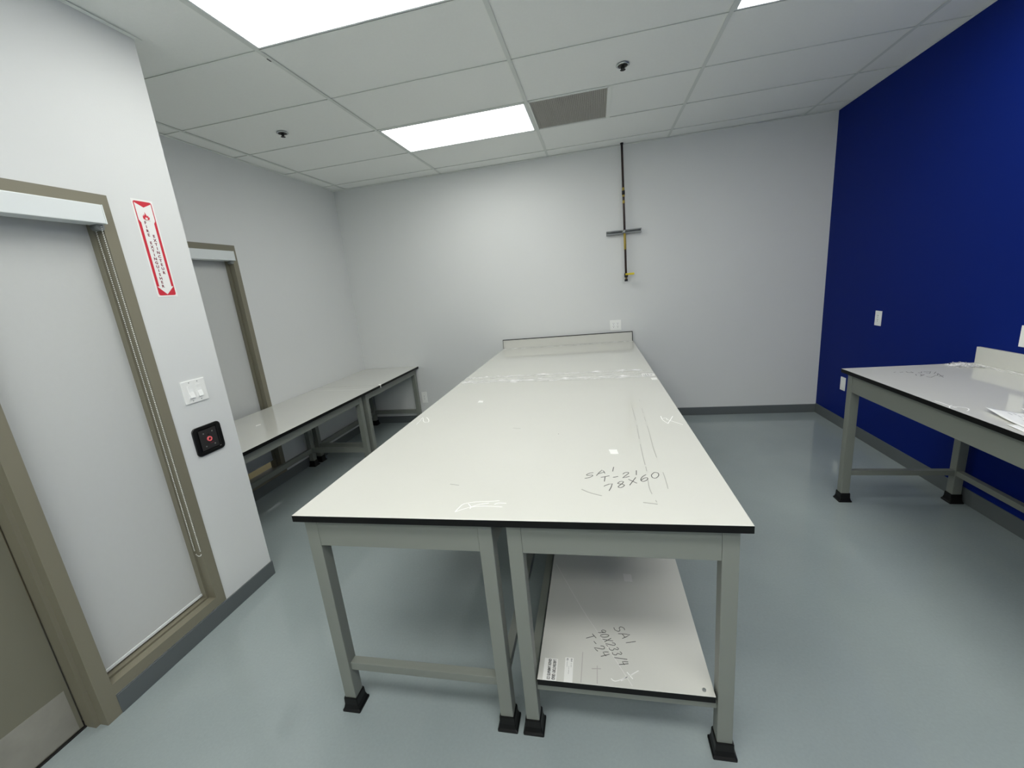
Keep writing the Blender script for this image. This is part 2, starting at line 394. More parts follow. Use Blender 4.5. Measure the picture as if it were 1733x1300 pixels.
# ================================================================ WINDOWS, BLINDS, DOOR
def prism(name, pts, z0, z1, m, parent):
    bm = bmesh.new(); extrude_poly(bm, pts, lambda u, v, w: Vector((u, v, z0+w*(z1-z0))), 1.0); return obj(name, bm, m, parent)
def sidelight(name, X, y0, y1, z0, z1, label, left_jamb=True, D=0.12):
    """hollow-metal frame round a fixed pane: face 50 mm, stepped return"""
    r = empty(name, (X, 0, 0)); tag(r, label, 'window', kind='structure'); fp, fw = 0.004, 0.05
    stop = 0.012
    prism('jamb', [(fp, y1), (fp, y1-fw), (-0.042, y1-fw), (-0.042, y1-fw-stop), (-0.085, y1-fw-stop), (-0.085, y1-fw), (-D, y1-fw), (-D, y1)], z0, z1, M['taupe'], r)
    if left_jamb:
        prism('jamb', [(fp, y0), (-D, y0), (-D, y0+fw), (-0.085, y0+fw), (-0.085, y0+fw+stop), (-0.042, y0+fw+stop), (-0.042, y0+fw), (fp, y0+fw)], z0, z1, M['taupe'], r)
    ya = y0+fw if left_jamb else y0
    bm = bmesh.new(); box(bm, (-D, ya, z1-fw), (fp, y1-fw, z1)); obj('header', bm, M['taupe'], r)
    bm = bmesh.new(); pts = [(fp, z0), (fp, z0+0.052), (-0.040, z0+0.052), (-0.040, z0+0.046), (-0.046, z0+0.046), (-0.046, z0+0.058), (-D, z0+0.058), (-D, z0)]
    extrude_poly(bm, pts, lambda u, v, w: Vector((u, ya+w*(y1-fw-ya), v)), 1.0); obj('sill', bm, M['taupe'], r)
    bm = bmesh.new(); box(bm, (-D+0.012, ya, z0+0.05), (-D+0.018, y1-fw, z1-fw)); obj('pane', bm, M['glass'], r)
    return r
wn1 = sidelight('window_1', XN, SY0, SY1, SZ0, SZ1, 'tall taupe-framed sidelight window beside the near door', left_jamb=False)
wn2 = sidelight('window_2', XL, W2a, W2b, W2z0, W2z1, 'taupe-framed window in the alcove behind the low bench')

def roller_blind(X, y0, y1, ztop, zhem, label, chain_to, dep=0.072, proj=0.037, beads=True):
    r = empty('roller_blind', (X, 0, 0)); tag(r, label, 'blind', 'roller blinds over the windows')
    bm = bmesh.new(); box(bm, (-0.035, y0, ztop-0.078), (proj, y1-0.005, ztop), 0.003); obj('cassette', bm, M['cass'], r)
    bm = bmesh.new(); box(bm, (-0.036, y1-0.005, ztop-0.079), (proj+0.001, y1, ztop+0.0005), 0.0015); obj('end_cap', bm, M['cass'], r)
    bm = bmesh.new(); box(bm, (-dep-0.001, y0, zhem), (-dep, y1-0.004, ztop-0.02)); obj('shade', bm, M['fabric'], r)
    bm = bmesh.new(); box(bm, (-dep-0.005, y0, zhem-0.012), (-dep+0.004, y1-0.004, zhem+0.002), 0.002); obj('hem_bar', bm, M['cass'], r)
    bm = bmesh.new(); cyl(bm, (-0.028, y1-0.012, ztop-0.088), (0.010, y1-0.012, ztop-0.088), 0.016, 14); obj('clutch', bm, M['galv'], r)
    if beads:
        bm = bmesh.new(); xa, xb, y = -0.026, 0.009, y1-0.010
        zt = ztop-0.088; step = 0.0085; pts = []
        n = int((zt-chain_to)/step)
        for i in range(n): pts.append((xa+0.004*math.sin(i*0.02), y, zt-i*step)); pts.append((xb, y, zt-i*step))
        for i in range(1, 7):
            a = math.pi*i/7; pts.append(((xa+xb)/2-(xb-xa)/2*math.cos(a), y, chain_to-(xb-xa)/2*math.sin(a)))
        t = bmesh.new(); bmesh.ops.create_icosphere(t, subdivisions=1, radius=0.0027)
        vs_ = [v.co.copy() for v in t.verts]; fs = [[v.index for v in f.verts] for f in t.faces]; t.free()
        for p in pts:
            V = [bm.verts.new(Vector(p)+c) for c in vs_]
            for f in fs: bm.faces.new([V[i] for i in f])
        obj('bead_chain', bm, M['white'], r)
    return r
roller_blind(XN, SY0+0.002, SY1-0.052, 2.153, 0.178, 'pale grey roller blind with white cassette and bead chain beside the door', 0.435)
roller_blind(XL, W2a+0.055, W2b-0.052, 2.163, 0.245, 'pale grey roller blind in the alcove above the low bench', 1.0, beads=False)

# door leaf and its frame (hinged side out of view)
d = empty('door_1', (XN, 0, 0)); tag(d, 'taupe painted door with metal kick plate at the lower left corner', 'door', kind='structure')
prism('mullion', [(0.004, SY0), (0.004, -0.170), (-0.040, -0.170), (-0.040, -0.186), (-0.098, -0.186), (-0.098, -0.172), (-0.14, -0.172), (-0.14, SY0), (-0.085, SY0), (-0.085, SY0+0.012), (-0.042, SY0+0.012), (-0.042, SY0)], 0.0, SZ1, M['taupe'], d)
prism('jamb', [(0.004, DY0), (-0.14, DY0), (-0.14, DY0+0.057), (-0.098, DY0+0.057), (-0.098, DY0+0.071), (-0.04, DY0+0.071), (-0.04, DY0+0.055), (0.004, DY0+0.055)], 0.0, SZ1, M['taupe'], d)
bm = bmesh.new(); box(bm, (-0.14, DY0+0.055, SZ1-0.05), (0.004, -0.17, SZ1)); obj('header', bm, M['taupe'], d)
bm = bmesh.new(); box(bm, (-0.14, DY0+0.075, 0.008), (-0.098, -0.190, SZ1-0.053), 0.002); leaf = obj('door_leaf', bm, M['door'], d)
bm = bmesh.new(); box(bm, (-0.098, DY0+0.10, 0.014), (-0.0965, -0.205, 0.212), 0.0005); obj('kick_plate', bm, M['steel'], leaf)
bm = bmesh.new(); box(bm, (-0.16, DY0, -0.001), (-0.09, -0.172, 0.006)); obj('threshold', bm, M['dark'], d)

# ================================================================ THINGS ON THE NEAR LEFT WALL
def wallmap(X):            # u along +Y, v up, w out of the wall (+X)
    return lambda u, v, w: Vector((X+w, u, v))
def put_text(s, size, cy, cz, X, m, parent, name, bold=0.0, rot=0.0):
    bm = text_bm(s, size, bold)
    for vv in bm.verts:
        x, y = vv.co.x, vv.co.y
        c, s_ = math.cos(rot), math.sin(rot); x, y = x*c-y*s_, x*s_+y*c
        vv.co = Vector((X+vv.co.z, cy+x, cz+y))
    return obj(name, bm, m, parent)

# fire extinguisher sign
SW, SH = 0.100, 0.456
sg = empty('fire_sign', (XN, 0.5945, 1.757)); tag(sg, 'red and white fire extinguisher arrow sign on the wall', 'sign')
mp0 = lambda du: (lambda u, v, w: Vector((du+w, (u-0.5)*SW, SH*(1-v))))
bm = bmesh.new(); extrude_poly(bm, [(0, 0), (1, 0), (1, 1), (0, 1)], mp0(0.0), 0.0015); obj('sign_plate', bm, M['signw'], sg)
def rr_uv(u0, v0, u1, v1, ru):
    rv = ru*SW/SH; pts = []
    for cx, cy, a0 in ((u1-ru, v0+rv, -90), (u1-ru, v1-rv, 0), (u0+ru, v1-rv, 90), (u0+ru, v0+rv, 180)):
        for i in range(5):
            a = math.radians(a0+90*i/4); pts.append((cx+ru*math.cos(a), cy+rv*math.sin(a)))
    return pts
bm = bmesh.new(); extrude_poly(bm, rr_uv(0.075, 0.018, 0.925, 0.983, 0.09), mp0(0.0015), 0.0003); obj('red_field', bm, M['red'], sg)
arrow = [(0.12, 0.036), (0.5, 0.078), (0.88, 0.036), (0.88, 0.205), (0.80, 0.232), (0.80, 0.888), (0.90, 0.888), (0.5, 0.972), (0.10, 0.888), (0.20, 0.888), (0.20, 0.232), (0.12, 0.205)]
bm = bmesh.new(); extrude_poly(bm, arrow, mp0(0.0018), 0.0003); tri(bm); obj('white_arrow', bm, M['signw'], sg)
flame = [(0.36, 0.195), (0.34, 0.175), (0.37, 0.155), (0.40, 0.168), (0.41, 0.145), (0.46, 0.158), (0.48, 0.122), (0.53, 0.150), (0.56, 0.165), (0.60, 0.152), (0.62, 0.175), (0.66, 0.168), (0.65, 0.190), (0.60, 0.200), (0.45, 0.203)]
bm = bmesh.new(); extrude_poly(bm, flame, mp0(0.0021), 0.0002); tri(bm); obj('flame_icon', bm, M['red'], sg)
bm = bmesh.new(); extrude_poly(bm, [(0.47, 0.197), (0.44, 0.186), (0.49, 0.172), (0.51, 0.182), (0.55, 0.175), (0.56, 0.190), (0.53, 0.198)], mp0(0.0023), 0.0002); tri(bm); obj('flame_core', bm, M['signw'], sg)
bm = bmesh.new(); extrude_poly(bm, [(0.36, 0.207), (0.66, 0.207), (0.66, 0.209), (0.36, 0.209)], mp0(0.0021), 0.0002); obj('flame_base', bm, M['maroon'], sg)
def col_text(s, u, v0, dv, nm):
    for i, ch in enumerate(s):
        if ch == ' ': continue
        t = text_bm(ch, 0.0180, 0.0007)
        for vv in t.verts: vv.co = Vector((0.0022+vv.co.z, (u-0.5)*SW+vv.co.x*1.05, SH*(1-(v0+dv*i))+vv.co.y))
        obj(nm, t, M['maroon'], sg)
col_text('FIRE EXTINGUISHER', 0.385, 0.233, 0.0408, 'letter')
col_text('EXTINCTEUR', 0.615, 0.365, 0.0420, 'letter')

# double light switch
sw = empty('light_switch', (XN, 0.593, 1.267)); tag(sw, 'white double rocker light switch below the fire sign', 'switch')
bm = bmesh.new(); box(bm, (0, -0.066, -0.060), (0.006, 0.066, 0.060), 0.0025); obj('switch_plate', bm, M['white'], sw)
for s in (-1, 1):
    yc = s*0.0235
    bm = bmesh.new(); box(bm, (0.005, yc-0.0135, -0.034), (0.0075, yc+0.0135, 0.034), 0.001); fr = obj('switch_insert', bm, M['white'], sw)
    bm = bmesh.new(); extrude_poly(bm, [(0.0072, 0.032), (0.0078, 0.0), (0.0150, -0.031), (0.006, -0.0325), (0.005, 0.032)], lambda u, v, w, yc=yc: Vector((u, yc-0.0125+w*0.025, v)), 1.0); obj('rocker', bm, M['rocker'], fr)
    for z in (-0.0485, 0.0485):
        bm = bmesh.new(); cyl(bm, (0.0058, yc, z), (0.0066, yc, z), 0.0026, 10); obj('screw', bm, M['galv'], sw)

# black recessed jack panel
jp = empty('jack_panel', (XN, 0.597, 0.996)); tag(jp, 'black rounded wall box with red ringed socket below the switches', 'wall panel')
bm = bmesh.new(); o_ = rrect(0.166, 0.158, 0.022); i_ = rrect(0.112, 0.118, 0.004)
def ring_loft(bm, loops):
    R_ = [[bm.verts.new((x, y, z)) for (y, z), x in zip(lp, [dx]*len(lp))] for lp, dx in loops]
    for a, b in zip(R_, R_[1:]):
        n = len(a)
        for i in range(n): bm.faces.new((a[i], a[(i+1) % n], b[(i+1) % n], b[i]))
ring_loft(bm, [(o_, 0.0), (rrect(0.166, 0.158, 0.022), 0.006), (rrect(0.163, 0.155, 0.021), 0.008), (rrect(0.120, 0.126, 0.006), 0.008), (i_, 0.001), (rrect(0.02, 0.02, 0.002), 0.001)])
obj('bezel', bm, M['bezel'], jp)
bm = bmesh.new(); box(bm, (0.002, -0.051, -0.055), (0.006, 0.051, 0.055), 0.001); pl = obj('socket_plate', bm, M['panel'], jp)
for y in (-0.026, 0.026):
    for z in (-0.036, 0.036):
        bm = bmesh.new(); cyl(bm, (0.006, y, z), (0.0072, y, z), 0.0038, 10); obj('screw', bm, M['screw'], pl)
bm = bmesh.new()
for k in range(20):
    a, b = 2*math.pi*k/20, 2*math.pi*(k+1)/20
    q = [(0.0135, 0.006), (0.0135, 0.012), (0.0075, 0.012), (0.0075, 0.006)]
    for (r1, x1), (r2, x2) in zip(q, q[1:]):
        bm.faces.new([bm.verts.new((x1, r1*math.cos(a), r1*math.sin(a))), bm.verts.new((x1, r1*math.cos(b), r1*math.sin(b))), bm.verts.new((x2, r2*math.cos(b), r2*math.sin(b))), bm.verts.new((x2, r2*math.cos(a), r2*math.sin(a)))])
obj('socket_ring', bm, M['ring'], pl)
bm = bmesh.new(); cyl(bm, (0.006, 0, 0), (0.0075, 0, 0), 0.0078, 16); obj('socket_hole', bm, M['dark'], pl)
bm = bmesh.new(); extrude_poly(bm, [(-0.006, 0.020), (-0.002, 0.030), (0.001, 0.025), (0.007, 0.030), (0.004, 0.018)], wallmap(0.006), 0.0004); obj('glyph', bm, M['bezel'], pl)
bm = bmesh.new(); box(bm, (0.006, 0.000, -0.0265), (0.0063, 0.022, -0.0235)); obj('red_line', bm, M['maroon'], pl)

# ================================================================ PLATES ON THE OTHER WALLS
def decora(parent, P, out, across, outlet=True, m=None):
    """insert at P (3-D, wall plane) built with axis vectors: out of wall, across; up is Z"""
    def mk(name, u0, v0, u1, v1, w0, w1, mt, par=parent, bev=0.0008):
        t = bmesh.new(); box(t, (u0, v0, w0), (u1, v1, w1), bev)
        for q in t.verts: q.co = P + across*q.co.x + Vector((0, 0, 1))*q.co.y + out*q.co.z
        b2 = bmesh.new(); merge(b2, t); return obj(name, b2, mt, par)
    ins = mk('insert', -0.0167, -0.0335, 0.0167, 0.0335, 0.004, 0.0075, M['rocker'])
    if outlet:
        for s in (-1, 1):
            t = bmesh.new()
            for (a, b, c_, d_) in ((-0.0078, 0.003, -0.0052, 0.012), (0.0052, 0.003, 0.0078, 0.011), (-0.0028, -0.0095, 0.0028, -0.0035)):
                box(t, (a, s*0.0165+b, 0.0072), (c_, s*0.0165+d_, 0.0080))
            for q in t.verts: q.co = P + across*q.co.x + Vector((0, 0, 1))*q.co.y + out*q.co.z
            obj('socket_slots', t, M['dark'], ins)
def plate(name, loc, out, across, wd, ht, n, label, cat, outlet=True, group=None):
    r = empty(name, loc); tag(r, label, cat, group)
    t = bmesh.new(); box(t, (-wd/2, -ht/2, 0), (wd/2, ht/2, 0.006), 0.002)
    for q in t.verts: q.co = across*q.co.x + Vector((0, 0, 1))*q.co.y + out*q.co.z
    obj('face_plate', t, M['white'], r)
    for i in range(n): decora(r, across*((i-(n-1)/2)*0.046), out, across, outlet)
    return r
bo, ba = Vector((0, -1, 0)), Vector((1, 0, 0))
plate('wall_outlet', (1.303, L, 1.106), bo, ba, 0.126, 0.118, 2, 'white four-socket outlet on back wall above the backsplash', 'outlet')
plate('wall_outlet', (-1.166, L, 0.340), bo, ba, 0.072, 0.145, 1, 'white outlet low on back wall beside the low bench leg', 'outlet')
ro, ra = Vector((-1, 0, 0)), Vector((0, 1, 0))
plate('wall_outlet', (XB, 2.851, 1.105), ro, ra, 0.078, 0.122, 1, 'white outlet plate alone on the blue wall above the bench corner', 'outlet')
plate('wall_outlet', (XB, 3.262, 0.438), ro, ra, 0.078, 0.128, 1, 'white plate low on blue wall behind the bench leg', 'outlet', outlet=False)
plate('wall_outlet', (XB, 1.600, 1.118), ro, ra, 0.085, 0.118, 1, 'white plate on blue wall above the backsplash at right edge', 'outlet')

# ---------------------------------------------------------------- gas pipe on strut
gp = empty('gas_pipe', (1.43, L-0.062, 1.586)); tag(gp, 'dark vertical pipe with yellow markings and valve on the back wall', 'pipe')
PR = 0.0115; zt = H-1.586+0.01
def seg(nm, z0, z1, r, m, dx0=None):
    bm = bmesh.new(); tilt = lambda z: -0.006*z/1.4
    cyl(bm, (tilt(z0), 0, z0), (tilt(z1), 0, z1), r, 14); return obj(nm, bm, m, gp)
seg('pipe', 0.06, zt, PR, M['pipe'])
for z0, z1 in ((0.865, 0.885), (0.925, 0.955), (0.335, 0.50), (0.80, 0.83)): seg('pipe_label', z0, z1, PR+0.0012, M['yellow'])
for z0, z1 in ((0.885, 0.925), (1.365, zt-0.005)): seg('coupling', z0, z1, PR+0.004, M['black'])
seg('end_cap', 0.0, 0.022, 0.017, M['black']); seg('nipple', 0.02, 0.045, 0.012, M['brass'])
bm = bmesh.new(); cyl(bm, (0, 0, 0.042), (0, 0, 0.085), 0.019, 12); box(bm, (-0.02, -0.03, 0.054), (0.02, 0.0, 0.074), 0.003); vb = obj('valve_body', bm, M['black'], gp)
bm = bmesh.new(); box(bm, (-0.008, -0.038, 0.066), (0.080, -0.033, 0.084), 0.002); box(bm, (0.03, -0.039, 0.064), (0.085, -0.030, 0.086), 0.004); obj('lever', bm, M['handle'], vb)
sc = empty('strut_channel', (1.42, L, 2.105)); tag(sc, 'short galvanised strut channel crossing the pipe on back wall', 'bracket')
bm = bmesh.new(); hw = 0.183
box(bm, (-hw, -0.003, -0.021), (hw, 0, 0.021)); box(bm, (-hw, -0.042, 0.0185), (hw, -0.003, 0.021)); box(bm, (-hw, -0.042, -0.021), (hw, -0.003, -0.0185))
box(bm, (-hw, -0.042, 0.010), (hw, -0.0395, 0.0185)); box(bm, (-hw, -0.042, -0.0185), (hw, -0.0395, -0.010)); obj('channel', bm, M['galv'], sc)
bm = bmesh.new(); box(bm, (-0.013, -0.079, -0.017), (0.013, -0.074, 0.017), 0.001); box(bm, (-0.0165, -0.077, -0.015), (-0.0135, -0.03, 0.015)); box(bm, (0.0135, -0.077, -0.015), (0.0165, -0.03, 0.015)); obj('pipe_clamp', bm, M['galv'], sc)
bm = bmesh.new(); cyl(bm, (0, -0.084, 0.0), (0, -0.0785, 0.0), 0.005, 8); obj('clamp_bolt', bm, M['chrome'], sc)

# ================================================================ BENCHES
LEG = 0.050
def boot_me():
    bm = bmesh.new(); loops = []
    for hw, z in ((0.0395, 0.0), (0.0395, 0.007), (0.0350, 0.013), (0.0310, 0.030), (0.0300, 0.058), (0.0285, 0.062), (0.0252, 0.062), (0.0252, 0.03)):
        loops.append([bm.verts.new((x, y, z)) for x, y in rrect(2*hw, 2*hw, 0.004, 2)])
    for a, b in zip(loops, loops[1:]):
        n = len(a)
        for i in range(n): bm.faces.new((a[i], a[(i+1) % n], b[(i+1) % n], b[i]))
    bm.faces.new(loops[0][::-1])
    bmesh.ops.recalc_face_normals(bm, faces=bm.faces[:])
    me = bpy.data.meshes.new('foot_boot'); bm.to_mesh(me); bm.free(); me.materials.append(M['rubber']); return me
BOOT = boot_me()
def leg_me(zt, cache={}):
    if zt not in cache:
        bm = bmesh.new(); box(bm, (-LEG/2, -LEG/2, 0.004), (LEG/2, LEG/2, zt), 0.003)
        me = bpy.data.meshes.new('leg'); bm.to_mesh(me); bm.free(); me.materials.append(M['frame']); cache[zt] = me
    return cache[zt]
def bench_frame(loc, rz, lx, ly, zt, ap, rear, label, group, s0=0.193, s1=0.228):
    """steel bench frame: origin at its corner, lx across, ly along, rear = 'x0' or 'x1' side with the long stretcher"""
    r = empty('bench_frame', loc, rz); tag(r, label, 'bench frame', group)
    g = LEG/2; me = leg_me(round(zt, 4))
    for x in (g, lx-g):
        for y in (g, ly-g):
            lg = inst('leg', me, r, (x, y, 0)); inst('foot', BOOT, lg)
    f = 0.0015; at = 0.030
    def b(nm, a, c, bev=0.0015): obj(nm, bx((a, c), bev=bev), M['frame'], r)
    b('apron', (LEG, f, zt-ap), (lx-LEG, at, zt-0.001)); b('apron', (LEG, ly-at, zt-ap), (lx-LEG, ly-f, zt-0.001))
    b('apron', (f, LEG, zt-ap), (at, ly-LEG, zt-0.001)); b('apron', (lx-at, LEG, zt-ap), (lx-f, ly-LEG, zt-0.001))
    b('stretcher', (LEG, 0.012, s0), (lx-LEG, 0.046, s1), 0.002); b('stretcher', (LEG, ly-0.046, s0), (lx-LEG, ly-0.012, s1), 0.002)
    if rear == 'x0': b('long_stretcher', (0.012, LEG, s0), (0.046, ly-LEG, s1), 0.002)
    else: b('long_stretcher', (lx-0.046, LEG, s0), (lx-0.012, ly-LEG, s1), 0.002)
    return r
def loc_c(x, y):      # centre bench local -> world
    c, s = math.cos(TH), math.sin(TH); return (c*x-s*y, s*x+c*y, 0)
ZC = HC-T
G0 = 'steel frames under the benches'
bench_frame(loc_c(0.020, 0.030), TH, 0.713, 1.95, ZC, 0.116, 'x1', 'grey steel frame with empty space below, front left under long bench', G0)
bench_frame(loc_c(0.783, 0.030), TH, 0.715, 1.95, ZC, 0.116, 'x0', 'grey steel frame holding the stored board, front right under long bench', G0)
bench_frame(loc_c(0.020, 2.022), TH, 0.713, 1.65, ZC, 0.116, 'x1', 'rear left grey steel frame under the long bench by back wall', G0)
bench_frame(loc_c(0.783, 2.022), TH, 0.715, 1.65, ZC, 0.116, 'x0', 'rear right grey steel frame under the long bench by back wall', G0)

def slab(name, loc, rz, lx, ly, t, label, m, group=None, cat='worktop'):
    bm = bmesh.new(); box(bm, (0, 0, 0), (lx, ly, t), 0.0012)
    for f in bm.faces:
        f.normal_update()
        f.material_index = 0 if abs(f.normal.z) > 0.9 else 1
    o = obj(name, bm, [m, M['edge']]); o.location = loc; o.rotation_euler = (0, 0, rz); tag(o, label, cat, group); return o
GW = 'white laminate worktops'
SEAM = 2.030; YE = L-0.019
top1 = slab('worktop', (0, 0, ZC), TH, 1.524, SEAM-0.001, T, 'large off-white worktop with handwritten numbers, front of long bench', M['lam'], GW)
p = loc_c(0, SEAM+0.001); top2 = slab('worktop', (p[0], p[1], ZC), TH, 1.524, YE-SEAM-0.001, T, 'off-white worktop at back of long bench against the back wall', M['lam'], GW)
# backsplash of the centre bench
p = loc_c(0, YE-0.018)
bm = bmesh.new(); box(bm, (0.004, 0, 0), (1.520, 0.017, 0.110), 0.001)
for f in bm.faces: f.normal_update(); f.material_index = 0 if abs(f.normal.y) > 0.9 else 1
bs = obj('backsplash', bm, [M['lam'], M['edge']]); bs.location = (p[0], p[1], HC+0.0004); bs.rotation_euler = (0, 0, TH)
for nm, a, b in (('rim', (0.004, -0.003, 0.103), (1.520, 0.001, 0.1105)), ('rim', (1.5135, -0.003, 0.0), (1.5205, 0.001, 0.103)), ('rim', (0.0035, -0.003, 0.0), (0.0075, 0.001, 0.103))):
    obj(nm, bx((a, b), bev=0.0008), M['edge'], bs)
tag(bs, 'low off-white backsplash with black rim across the long bench end', 'backsplash')

CHALK = [[(.607,.045),(.65,.076),(.701,.086),(.765,.082)],[(.607,.045),(.613,.076),(.623,.099),(.664,.113),(.708,.117),(.746,.123)],[(.638,.1),(.654,.079),(.653,.067)],[(.654,.079),(.679,.096),(.712,.106)],[(.733,.097),(.745,.107),(.774,.106)]]
CHALK2 = [[(1.418,.998),(1.417,.948),(1.424,.912),(1.436,.878)],[(1.435,.884),(1.455,.935),(1.476,.992)],[(1.419,.959),(1.438,.966),(1.44,.936)],[(1.441,.94),(1.472,.897),(1.5,.859)]]
CHALK3 = [[(.058,.973),(.055,1.033),(.045,1.1),(.085,1.019),(.117,1.01),(.102,1.054),(.069,1.101)]]
SEAMS = [[(1.291,1.387),(1.289,1.135),(1.287,.927),(1.283,.807),(1.276,.634),(1.272,.473),(1.271,.361),(1.264,.221),(1.275,.125)],[(1.344,1.32),(1.336,1.034),(1.332,.786),(1.325,.571),(1.325,.421),(1.328,.326),(1.326,.242),(1.323,.193)]]
def strokes(name, S, wd, z, m, parent, sm=True):
    bm = bmesh.new()
    for s in S: ribbon(bm, smooth_line(s) if sm else s, wd, z)
    return obj(name, bm, m, parent)
FONT = {'S': [[(.8,.9),(.4,1),(.1,.8),(.3,.55),(.7,.45),(.85,.2),(.5,0),(.05,.1)]], 'A': [[(0,0),(.45,1),(.9,0)],[(.15,.35),(.75,.35)]], '1': [[(.45,1),(.45,0)]],
 'T': [[(0,1),(1,1)],[(.5,1),(.5,0)]], '-': [[(.2,.5),(.8,.5)]], '2': [[(.1,.75),(.3,1),(.7,.95),(.75,.65),(.1,0),(.9,.05)]], '4': [[(.3,1),(.05,.45),(.85,.45)],[(.7,.9),(.65,-.1)]],
 '9': [[(.8,.85),(.4,1),(.1,.75),(.35,.5),(.8,.7),(.8,.85),(.75,.3),(.65,0)]], '0': [[(.5,1),(.1,.7),(.15,.2),(.5,0),(.85,.3),(.85,.75),(.5,1)]], 'X': [[(.1,1),(.9,0)],[(.9,1),(.1,0)]],
 '3': [[(.1,.9),(.5,1),(.8,.8),(.4,.55),(.8,.3),(.5,0),(.05,.1)]], '7': [[(0,.9),(.05,1),(.85,1),(.45,0)]], '8': [[(.55,.55),(.15,.8),(.45,1),(.8,.82),(.5,.52),(.15,.25),(.45,0),(.85,.22),(.55,.55)]], '6': [[(.8,1),(.35,.8),(.1,.35),(.35,0),(.8,.12),(.85,.42),(.5,.5),(.15,.3)]], '/': [[(.1,-.1),(.9,1.1)]], ' ': []}
def hand(s, o, adv, upv):
    out = []
    for i, ch in enumerate(s):
        g = []; out.append(g)
        for st in FONT[ch]:
            g.append([(o[0]+adv[0]*(i+u*0.8)+upv[0]*v, o[1]+adv[1]*(i+u*0.8)+upv[1]*v) for u, v in st])
    return out
INK = hand('SA1', (1.037, 0.290), (0.0455, 0.026), (0.006, 0.040)) + hand('T-21', (1.095, 0.262), (0.0400, 0.0175), (0.004, 0.040)) + hand('78X60', (1.110, 0.190), (0.0425, 0.0245), (0.000, 0.046))
for g in INK: strokes('handwritten_character', [smooth_line(q, 2) for q in g], 0.0030, T, M['ink'], top1, False)
for S in (CHALK, CHALK2, CHALK3): strokes('wax_mark', S, 0.0032, T, M['chalk'], top1)
def dashes(S, keep=0.55):
    out = []
    for s in S:
        q = smooth_line(s, 14)
        i = 0
        while i < len(q)-2:
            n = random.randint(1, 5)
            if random.random() < keep: out.append(q[i:i+n+1])
            i += n
    return [s for s in out if len(s) > 1]
tag(strokes('film_smudge', dashes(SEAMS, 0.6), 0.0028, T, M['smudge'], top1, False), kind='stuff')
for S in ([(1.232,.124),(1.276,.114)], [(.655,.87),(.697,.861)], [(1.03,.21),(1.06,.185),(1.10,.165)], [(.52,.245),(.56,.235)]): strokes('film_smudge', [S], 0.004, T, M['smudge'], top1)
def sticker(pts, m, parent, z, nm='sticker', t=0.0005):
    bm = bmesh.new(); extrude_poly(bm, pts, lambda u, v, w: Vector((u, v, z+w)), t); return obj(nm, bm, m, parent)
sticker([(1.137,.566),(1.144,.518),(1.177,.517),(1.172,.565)], M['sticker'], top1, T)
sticker([(.316,1.388),(.314,1.433),(.344,1.423),(.353,1.384)][::-1], M['sticker'], top1, T)
sticker([(.901,.767),(.905,.767),(.905,.772),(.901,.772)], M['smudgeD'], top1, T, 'speck')
sticker([(1.479,1.795),(1.517,1.798),(1.518,1.860),(1.478,1.860)], M['sticker'], top1, T)
# barcode tag at the seam
tg = sticker([(1.428,1.912),(1.518,1.925),(1.519,1.985),(1.432,2.02)], M['sticker'], top1, T, 'barcode_tag')
for i, x in enumerate((1.440, 1.455, 1.472)):
    sticker([(x,1.925),(x+0.006,1.925),(x+0.002,1.985),(x-0.004,1.985)], M['smudgeD'], tg, T+0.0005, 'bar', 0.0003)
sticker([(1.486,1.95),(1.515,1.95),(1.515,1.957),(1.486,1.957)], M['smudgeD'], tg, T+0.0005, 'bar', 0.0003)

def wrinkled_strip(name, x0, x1, yfun, wd, z, parent, m, amp=0.0025, nx=150, ny=8, seed=1, kind=None):
    rnd = random.Random(seed); bm = bmesh.new(); G = []
    ph = [rnd.uniform(0, 6.28) for _ in range(8)]; fr = [rnd.uniform(10, 130) for _ in range(8)]
    for i in range(nx+1):
        x = x0+(x1-x0)*i/nx; row = []
        for j in range(ny+1):
            v = j/ny-0.5
            e = 0.25+0.75*(abs(v)*2)**2
            hgt = sum(math.sin(fr[k]*x+ph[k]+v*7*(k % 3)) for k in range(8))/8
            row.append(bm.verts.new((x, yfun(x)+v*wd*(1+0.12*math.sin(23*x+ph[0])), z+0.0006+amp*e*max(0, hgt+0.15)+rnd.uniform(0, amp*0.2))))
        G.append(row)
    for i in range(nx):
        for j in range(ny): bm.faces.new((G[i][j], G[i+1][j], G[i+1][j+1], G[i][j+1])).smooth = True
    return obj(name, bm, m, parent)
e = empty('packing_tape', (0, 0, HC), TH); tag(e, 'crinkled clear packing tape across the long bench worktop seam', 'tape')
wrinkled_strip('tape_strip', 0.0, 1.45, lambda x: 2.145-0.008*x, 0.055, 0.0, e, M['tape'], 0.006, seed=3)
wrinkled_strip('tape_strip', 0.0, 1.50, lambda x: 1.99-0.05*x, 0.085, 0.0, e, M['tape'], 0.006, seed=5)
wrinkled_strip('tape_strip', 0.0, 1.52, lambda x: 2.07-0.03*x, 0.12, 0.0, e, M['tapeflat'], 0.001, seed=6)
e = empty('packing_tape', (p[0], p[1], HC), TH); tag(e, 'crinkled clear tape along the foot of the centre backsplash', 'tape')
wrinkled_strip('tape_strip', 0.0, 1.52, lambda x: -0.035, 0.06, 0.0, e, M['tape'], 0.005, seed=9)

